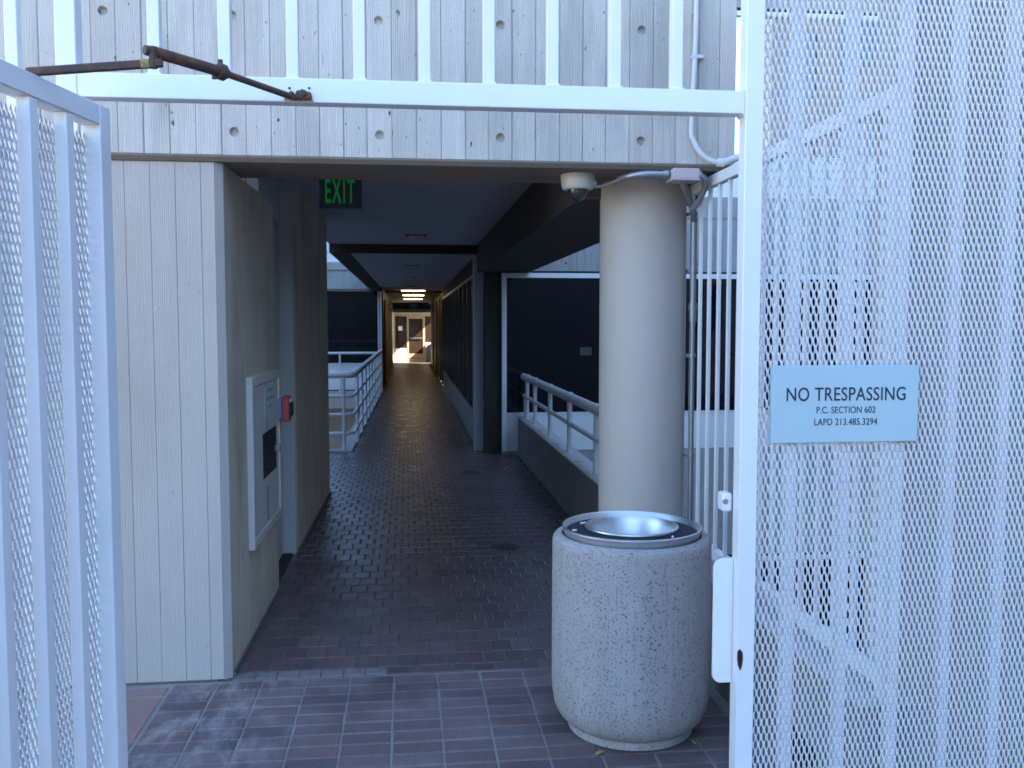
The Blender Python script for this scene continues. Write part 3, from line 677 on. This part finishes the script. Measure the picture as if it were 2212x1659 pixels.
b = MB(); b.box(.33, .68, YD - .06, YD - .001, 1.87, 1.93); b.build('closer', 'galv', sf, .004)
b = MB(); b.box(-.60, 1.62, YD + .1, YD + .3, 0, 2.4); b.build('back', 'black', sf)
no = MB(); no.box(-.40, -.22, YD + .024, YD + .0285, 1.28, 1.48); o = no.build('notice', 'paper'); tag(o, 'small white notice taped to the far left glass pane', 'notice')
lf_ = MB(); lf_.box(-.62, 1.95, 37.42, 42.04, -.2, .004); struct(lf_, 'lobby_floor', 'lobby')
lw2 = MB(); lw2.box(1.25, 1.37, 37.42, 42.0, .005, 1.0); o = lw2.build('low_wall', 'lintel'); tag(o, 'low wall along the open right side of the sunlit lobby', 'wall')
fb = thing('square_bin', 'grey square litter bin beside the far glass doors', 'bin', (.93, 39.2, 0))
b = MB(); b.box(.74, 1.10, 38.9, 39.26, .02, .72); b.build('bin_body', 'greybin', fb, .02)
b = MB(); b.box(.73, 1.11, 38.89, 39.27, .722, .80); b.build('lid', 'paper', fb, .015)

def exit_sign(label, x0, x1, y, z0, z1, size, sx, green, ztop, base, sp=1.12):
    t = thing('exit_sign', label, 'exit sign', ((x0 + x1) / 2, y, z0))
    b = MB(); b.box(x0, x1, y, y + .05, z0, z1); b.build('sign_body', 'exitbody', t, .006)
    b = MB(); b.box((x0 + x1) / 2 - .02, (x0 + x1) / 2 + .02, y + .012, y + .038, z1, ztop); b.build('stem', 'exitbody', t)
    text_mesh('EXIT', size, green, 'lettering', t, ((x0 + x1) / 2 - .003, y - .0012, base), sx, depth=.001, bold=size * .012, sp=sp)
exit_sign('green EXIT sign with tall letters under the front ceiling on the left', -.513, -.263, 5.6, 2.283, 2.50, .2, .37, 'exitgreen', 2.56, 2.313, 1.22)
exit_sign('tiny green EXIT sign far down the corridor above the pale lintel', .10, .42, 36.4, 2.18, 2.40, .15, .62, 'exitgreen_far', 2.43, 2.235)

# ------------------------------------------------------------------ gate frame, transom, mesh panel
gf = thing('steel_gateway', 'white steel gateway with overhead transom pickets and wide mesh side panel', 'gate', (0, 2.5, 0))
Y0, Y1 = 2.474, 2.526
b = MB(); b.box(.922, .974, Y0, Y1, 0, 3.02); b.build('post', 'white', gf, .003)
b = MB(); b.box(-.872, -.821, Y0, Y1, 0, 3.02); b.build('post', 'white', gf, .003)
b = MB(); b.box(2.40, 2.452, Y0, Y1, 0, 3.02); b.build('post', 'white', gf, .003)
b = MB(); b.box(-.8208, .9218, Y0 + .001, Y1 - .001, 2.171, 2.233); b.build('transom_rail', 'white', gf, .003)
b = MB(); b.box(-.8208, .9218, Y0 + .001, Y1 - .001, 2.96, 3.01); b.build('top_rail', 'white', gf, .003)
for z0, z1 in ((2.96, 3.01), (.10, .15)):
    b = MB(); b.box(.9742, 2.3998, Y0 + .001, Y1 - .001, z0, z1); b.build('panel_rail', 'white', gf, .003)
for x in (-.636, -.461, -.29, -.119, .051, .221, .392, .562, .733):
    b = MB(); b.box(x - .0155, x + .0155, 2.485, 2.516, 2.2335, 2.9595); b.build('picket', 'white', gf, .002)
for x in (-.636, -.461, -.29, -.119, .051, .221, .392, .562, .733):
    b = MB(); b.tube([(x - .018 + .006 * k, 2.4838 + random.uniform(-.0008, .0008), 2.2345) for k in range(7)], [.003 + random.uniform(0, .0018) for k in range(7)], 7); b.build('weld', 'white', gf)
for x, s_ in ((-.8195, 1), (.9205, -1)):
    for z in (2.2345, 2.1705):
        b = MB(); b.tube([(x, 2.476 + .008 * k, z + random.uniform(-.0008, .0008)) for k in range(7)], [.0035 + random.uniform(0, .002) for k in range(7)], 7); b.build('weld', 'white', gf)
expanded_mesh('expanded_metal', 'white_mesh', gf, (.975, 2.497, .12), (1, 0), 1.43, 2.86, .0164, .0440)
for k in range(8):
    x = 1.087 + k * .161
    b = MB(); b.box(x - .016, x + .016, 2.506, 2.537, .15, 2.96); b.build('picket', 'white', gf, .002)
# strike plate with rounded corners, keeper and rusted hole on the right post
def rounded(x0, x1, z0, z1, r, n=6):
    p = [(x1, z0), (x1, z1)]
    p += [(x0 + r - r * math.sin(a), z1 - r + r * math.cos(a)) for a in [R(90) * k / n for k in range(n + 1)]]
    p += [(x0 + r - r * math.cos(a), z0 + r - r * math.sin(a)) for a in [R(90) * k / n for k in range(n + 1)]]
    return p
b = MB(); b.extr(rounded(.864, .9216, .568, .930, .026)[::-1], 2.511, 2.519); b.build('strike_plate', 'white', gf, .0015)
hole = [(.924, .672), (.931, .678), (.938, .668), (.939, .650), (.937, .632), (.933, .618), (.927, .630), (.924, .648)]
b = MB(); b.extr(hole, 2.4732, 2.4738); b.build('rust_hole', 'black', gf)
b = MB()
for i in range(len(hole)):
    p, q = hole[i], hole[(i + 1) % len(hole)]; b.tube([(p[0], 2.4733, p[1]), (q[0], 2.4733, q[1])], .0014, 6)
b.build('rust_rim', 'rust_edge', gf)
b = MB(); b.box(.893, .9216, 2.527, 2.575, 1.062, 1.115); b.build('keeper', 'white', gf, .006)
b = MB(); b.lathe([(.008, 0), (.008, .004), (.001, .004)], 0, 0, 14); b.v = [(.900 + x, 2.527 - z, 1.092 + y) for x, y, z in b.v]; b.build('keeper_hole', 'galv', gf)

ns = thing('warning_sign', 'pale blue NO TRESPASSING sign fixed to the white mesh panel', 'sign', (1.23, 2.48, 1.37))
b = MB(); b.box(1.013, 1.450, 2.482, 2.488, 1.264, 1.481); b.build('sign_plate', 'sign', ns, .001)
b = MB(); b.box(1.0115, 1.4515, 2.4882, 2.4905, 1.2625, 1.4825); b.build('backing', 'signedge', ns)
text_mesh('NO TRESPASSING', .0545, 'print', 'headline', ns, (1.234, 2.4815, 1.3825), .80, bold=.0002, sp=1.05)
text_mesh('P.C. SECTION 602', .027, 'print', 'section_line', ns, (1.2335, 2.4815, 1.347), .82, sp=1.02)
text_mesh('LAPD 213.485.3294', .0275, 'print', 'phone_line', ns, (1.2335, 2.4815, 1.313), .83, sp=1.02)

# open gate leaf on the left
d = Vector((-.18, -.984, 0)).normalized(); nrm = Vector((d.y, -d.x, 0)) * -1        # nrm points to the passage (+X)
lf = thing('gate_leaf', 'white gate leaf swung open at the left edge with pickets over mesh', 'gate', (-.735, 2.45, 0))
O = Vector((-.735, 2.45, 0))
def L(s, n_, z): p = O + d * s + nrm * n_; return (p.x, p.y, z)
def lbox(mb, s0, s1, n0, n1, z0, z1):
    vs = [L(s, n_, z) for z in (z0, z1) for s, n_ in ((s0, n0), (s1, n0), (s1, n1), (s0, n1))]
    return mb.add(vs, [(0, 1, 2, 3), (7, 6, 5, 4), (4, 5, 1, 0), (5, 6, 2, 1), (6, 7, 3, 2), (7, 4, 0, 3)])
b = MB(); lbox(b, 0, .051, -.051, 0, .06, 2.137); b.build('stile', 'white', lf, .003)
b = MB(); lbox(b, 1.66, 1.711, -.051, 0, .06, 2.137); b.build('stile', 'white', lf, .003)
b = MB(); lbox(b, .0512, 1.6598, -.0505, -.0005, 2.086, 2.137); b.build('top_rail', 'white', lf, .003)
b = MB(); lbox(b, .0512, 1.6598, -.0505, -.0005, .06, .111); b.build('bottom_rail', 'white', lf, .003)
for k in range(10):
    s = .184 + .145 * k
    b = MB(); lbox(b, s - .0155, s + .0155, -.033, -.002, .1115, 2.0855); b.build('picket', 'white', lf, .002)
o_ = L(.052, -.042, .112)
expanded_mesh('expanded_metal', 'white_mesh', lf, o_, (d.x, d.y), 1.60, 1.975, .0164, .0440, -1)

# left stretch of picket fence beside the gate frame
lfz = thing('picket_fence', 'white picket fence continuing left of the gateway', 'fence', (-1.6, 2.5, 0))
for k in range(9):
    x = -.98 - .1715 * k
    b = MB(); b.box(x - .0155, x + .0155, 2.485, 2.516, .151, 2.9595); b.build('picket', 'white', lfz, .002)
for z0, z1 in ((.1, .15), (2.96, 3.01)):
    b = MB(); b.box(-2.5, -.8725, Y0 + .001, Y1 - .001, z0, z1); b.build('rail', 'white', lfz, .003)

# return fence standing on the parapet
rf = thing('return_fence', 'white picket fence on the parapet between the column and gate post', 'fence', (1.42, 3.7, .47))
for z0, z1 in ((2.235, 2.285), (.505, .55)):
    b = MB(); b.box(1.402, 1.44, 2.56, 4.90, z0, z1); b.build('rail', 'white', rf, .003)
y = 2.64
while y < 4.88:
    b = MB(); b.box(1.411, 1.428, y - .0085, y + .0085, .551, 2.234); b.build('picket', 'white', rf, .002); y += .134
for y in (2.575, 4.885):
    b = MB(); b.box(1.4, 1.442, y - .02, y + .02, .471, 2.29); b.build('post', 'white', rf, .003)

# ------------------------------------------------------------------ rusty gate stay
st = thing('gate_stay', 'rusty jointed gate stay arm from open leaf to transom rail', 'gate hardware', (-.56, 2.17, 2.2))
b = MB(); b.bar((-.818, 2.149, 2.144), (-.535, 2.168, 2.178), .014, .019); b.build('lower_arm', 'rust', st, .004)
b = MB(); b.bar((-.582, 2.1645, 2.1725), (-.562, 2.166, 2.1748), .0150, .0196); b.build('bare_patch', 'rust_paint', st, .003)
b = MB(); b.tube([(-.572, 2.160, 2.203), (-.55, 2.178, 2.202), (-.432, 2.30, 2.196), (-.422, 2.31, 2.194)], [.0105, .013, .013, .0125], 14); b.build('upper_arm', 'rust', st)
b = MB(); b.tube([(-.556, 2.168, 2.166), (-.556, 2.168, 2.212)], .010, 12); b.build('pivot', 'rust', st)
b = MB(); b.tube([(-.440, 2.292, 2.197), (-.428, 2.304, 2.195)], .0195, 14); b.tube([(-.436, 2.298, 2.21), (-.436, 2.298, 2.224)], .006, 8); b.tube([(-.448, 2.286, 2.176), (-.448, 2.286, 2.184)], .006, 8); b.build('collar', 'rust', st)
b = MB(); b.tube([(-.43, 2.302, 2.195), (-.292, 2.455, 2.180)], .0082, 12); b.build('rod', 'rust', st)
b = MB()
for k in range(26):
    a = random.uniform(0, 6.28); rr = random.uniform(0, 1)
    x = -.272 + .031 * rr * math.cos(a); z = 2.186 + .0115 * rr * math.sin(a); r = random.uniform(.004, .0095)
    b.lathe([(.001, -r), (r * .8, -r * .6), (r, 0), (r * .8, r * .6), (.001, r)], x, 2.469, 8)
    b.v[-40:] = [(vx, vy, vz + z) for vx, vy, vz in b.v[-40:]]
b.build('mounting_lug', 'rust', st)
pt = [(-.312, 2.178), (-.302, 2.187), (-.288, 2.186), (-.262, 2.176), (-.240, 2.180), (-.236, 2.1725), (-.308, 2.1725)]
b = MB(); b.extr(pt[::-1], 2.4718, 2.4736); b.build('bare_patch', 'rust_paint', st)
for x, z in ((-.247, 2.207), (-.297, 2.2055)):
    b = MB(); b.tube([(x, 2.4725, z), (x, 2.476, z)], .003, 10); b.build('screw_hole', 'black', st)

# ------------------------------------------------------------------ conduits, junction box, dome camera
def curve(p, n=8):
    """smooth path through points (Catmull-Rom)"""
    p = [Vector(q) for q in p]; p = [p[0]] + p + [p[-1]]; out = []
    for i in range(1, len(p) - 2):
        for k in range(n):
            t = k / n; a, b_, c_, d_ = p[i - 1], p[i], p[i + 1], p[i + 2]
            out.append(.5 * ((2 * b_) + (c_ - a) * t + (2 * a - 5 * b_ + 4 * c_ - d_) * t * t + (3 * b_ - a - 3 * c_ + d_) * t ** 3))
    return out + [p[-2]]
cw = thing('white_conduit', 'white conduit running down the fascia and bending toward the gate post', 'conduit', (1.3, 4.13, 2.8))
b = MB(); b.tube(curve([(1.302, 4.132, 3.42), (1.302, 4.132, 2.9), (1.288, 4.132, 2.50), (1.297, 4.13, 2.43), (1.325, 4.12, 2.375), (1.365, 4.11, 2.34), (1.40, 4.10, 2.327)]), .0125, 12); b.build('pipe', 'conduit_paint', cw)
b = MB(); b.tube([(1.395, 4.10, 2.327), (1.43, 4.09, 2.325)], .020, 12); b.build('fitting', 'conduit_paint', cw)
b = MB(); b.tube([(1.425, 4.09, 2.325), (1.52, 4.06, 2.36)], .017, 12); b.build('fitting', 'conduit_paint', cw)
for z in (2.80, 3.2):
    b = MB(); b.box(1.284, 1.338, 4.119, 4.1495, z - .009, z + .009); b.build('strap', 'conduit_paint', cw, .003)
jb = thing('junction_box', 'pinkish grey junction box with hub under the fascia above the column', 'junction box', (1.26, 4.15, 2.27))
b = MB(); b.box(1.195, 1.315, 4.09, 4.21, 2.252, 2.298); b.build('box', 'pinkbox', jb, .003)
b = MB(); b.box(1.193, 1.317, 4.088, 4.212, 2.245, 2.2515); b.build('cover', 'pinkbox', jb)
b = MB(); b.tube([(1.3155, 4.15, 2.275), (1.338, 4.15, 2.273)], .022, 14); b.build('hub', 'galv', jb)
b = MB(); b.tube([(1.185, 4.15, 2.277), (1.16, 4.15, 2.277)], .0195, 14); b.build('hub', 'galv', jb)
fc = thing('flexible_conduit', 'grey flexible conduit from dome camera to the pinkish junction box', 'conduit', (1.05, 4.2, 2.27))
b = MB(); b.tube(curve([(1.165, 4.15, 2.277), (1.08, 4.155, 2.278), (1.02, 4.19, 2.274), (.985, 4.25, 2.268)]), .0155, 12); b.build('pipe', 'galv', fc)
b = MB(); b.tube(curve([(.985, 4.25, 2.268), (.955, 4.29, 2.258), (.92, 4.33, 2.248), (.868, 4.35, 2.245)]), .0085, 10); b.build('cable', 'galv', fc)
cc = thing('column_conduit', 'grey steel conduit with couplings strapped down the right of the column', 'conduit', (1.42, 4.5, 1.2))
XC, YC = 1.412, 4.475
b = MB(); b.tube(curve([(1.262, 4.17, 2.246), (1.29, 4.22, 2.225), (1.36, 4.36, 2.18), (XC - .006, YC - .02, 2.12), (XC, YC, 2.05), (XC, YC, 1.62)]), .0165, 12); b.build('pipe', 'galv', cc)
b = MB(); b.tube([(XC, YC, 1.62), (XC, YC, .01)], .0125, 12); b.build('pipe', 'galv', cc)
b = MB(); b.tube([(XC, YC, 1.70), (XC, YC, 1.665)], .0225, 12); b.tube([(XC, YC, 1.665), (XC, YC, 1.61)], .0195, 12); b.tube([(XC, YC, 1.61), (XC, YC, 1.585)], .0155, 12); b.build('coupling', 'galv', cc)
for z in (2.14, 1.86, 1.44, .94):
    b = MB(); b.tube([(XC, YC, z - .008), (XC, YC, z + .008)], .020, 12); b.box(XC - .03, XC - .015, YC - .006, YC + .03, z - .008, z + .008); b.build('strap', 'galv', cc)
c2 = thing('loop_conduit', 'short grey conduit loop between the junction box and return fence', 'conduit', (1.37, 4.2, 2.2))
b = MB(); b.tube(curve([(1.335, 4.15, 2.273), (1.36, 4.16, 2.262), (1.372, 4.19, 2.23), (1.365, 4.24, 2.18), (1.35, 4.30, 2.14)]), .0145, 10); b.build('pipe', 'galv', c2)

dc = thing('dome_camera', 'cream security dome camera hanging under the fascia left of the column', 'camera', (.805, 4.35, 2.3))
b = MB(); b.lathe([(.001, 2.2995), (.080, 2.2995), (.081, 2.292), (.077, 2.25), (.073, 2.236), (.066, 2.230), (.050, 2.229)], .805, 4.35, 40); b.build('housing', 'camwhite', dc)
b = MB(); b.lathe([(.048, 2.230), (.047, 2.215), (.042, 2.200), (.032, 2.186), (.018, 2.177), (.001, 2.174)], .805, 4.35, 32); b.build('dome', 'smoke', dc)
b = MB(); b.tube([(.868, 4.35, 2.262), (.895, 4.35, 2.262)], .017, 14); b.build('knockout', 'camwhite', dc, .003)

# ------------------------------------------------------------------ litter bin
BX, BY = .874, 3.525
bn = thing('litter_bin', 'round exposed-aggregate concrete litter bin with ash tray top by the gate post', 'bin', (BX, BY, 0))
b = MB(); b.lathe([(.20, .0), (.240, .001), (.246, .004), (.248, .026), (.244, .034), (.262, .042), (.286, .066), (.302, .100), (.3095, .145), (.3125, .20), (.3125, .30), (.312, .60), (.311, .745), (.3085, .760), (.302, .770), (.290, .775), (.274, .776), (.271, .74), (.20, .735)], BX, BY, 96, True); b.build('concrete_body', 'aggregate', bn)
b = MB(); b.lathe([(.262, .745), (.266, .78), (.270, .797), (.274, .801), (.274, .806), (.269, .808), (.264, .804), (.256, .780), (.248, .770)], BX, BY, 96); b.build('tray', 'alu', bn)
b = MB()
for k in range(28): pass
b.lathe([(.262, .784), (.235, .790), (.205, .789), (.172, .787)], BX, BY, 96); b.build('sand', 'sand', bn)
b = MB(); b.lathe([(.176, .775), (.180, .797), (.184, .802), (.183, .807), (.177, .808), (.172, .803), (.166, .78), (.155, .73), (.148, .69)], BX, BY, 96); b.build('funnel', 'alu', bn)
b = MB(); b.lathe([(.16, .66), (.001, .66)], BX, BY, 48); b.build('liner', 'black', bn)

def butt(label, x, y, z, a, ln):
    t = thing('cigarette_butt', label, 'cigarette', (x, y, z), 'cigarette butts in the ash tray')
    dx, dy = math.cos(a) * ln / 2, math.sin(a) * ln / 2
    b = MB(); b.tube([(x - dx, y - dy, z), (x + dx, y + dy, z + .002)], .0042, 10); b.build('paper_tube', 'butt', t)
    b = MB(); b.tube([(x - dx * 1.2, y - dy * 1.2, z - .0004), (x - dx * 1.001, y - dy * 1.001, z)], .0042, 10); b.build('burnt_end', 'butt_end', t)
butt('cigarette butt lying at the back left of the ash tray', .70, 3.625, .7955, .15, .026)
butt('short cigarette butt at the left edge of the ash tray', .642, 3.50, .7955, -.5, .017)
butt('cigarette butt leaning at the front right of the ash tray', .985, 3.335, .7965, 1.2, .026)
for lab, x, y, a in (('curled yellow leaf on the bricks at the front left of the bin', .70, 3.285, .4), ('yellow leaf on the bricks at the front right of the bin', 1.075, 3.335, 1.9)):
    b = MB(); c_, s_ = math.cos(a), math.sin(a)
    pts = [(-.022, 0, .002), (-.008, .008, .006), (.010, .009, .008), (.024, 0, .004), (.010, -.008, .007), (-.008, -.008, .005)]
    b.add([(x + p[0] * c_ - p[1] * s_, y + p[0] * s_ + p[1] * c_, p[2]) for p in pts] + [(x, y, .011)] + [(x + p[0] * c_ - p[1] * s_, y + p[0] * s_ + p[1] * c_, p[2] - .001) for p in pts],
          [(i, (i + 1) % 6, 6) for i in range(6)] + [(7 + (i + 1) % 6, 7 + i, i, (i + 1) % 6) for i in range(6)])
    o = b.build('fallen_leaf', 'leafy'); tag(o, lab, 'leaf', 'fallen leaves by the bin')
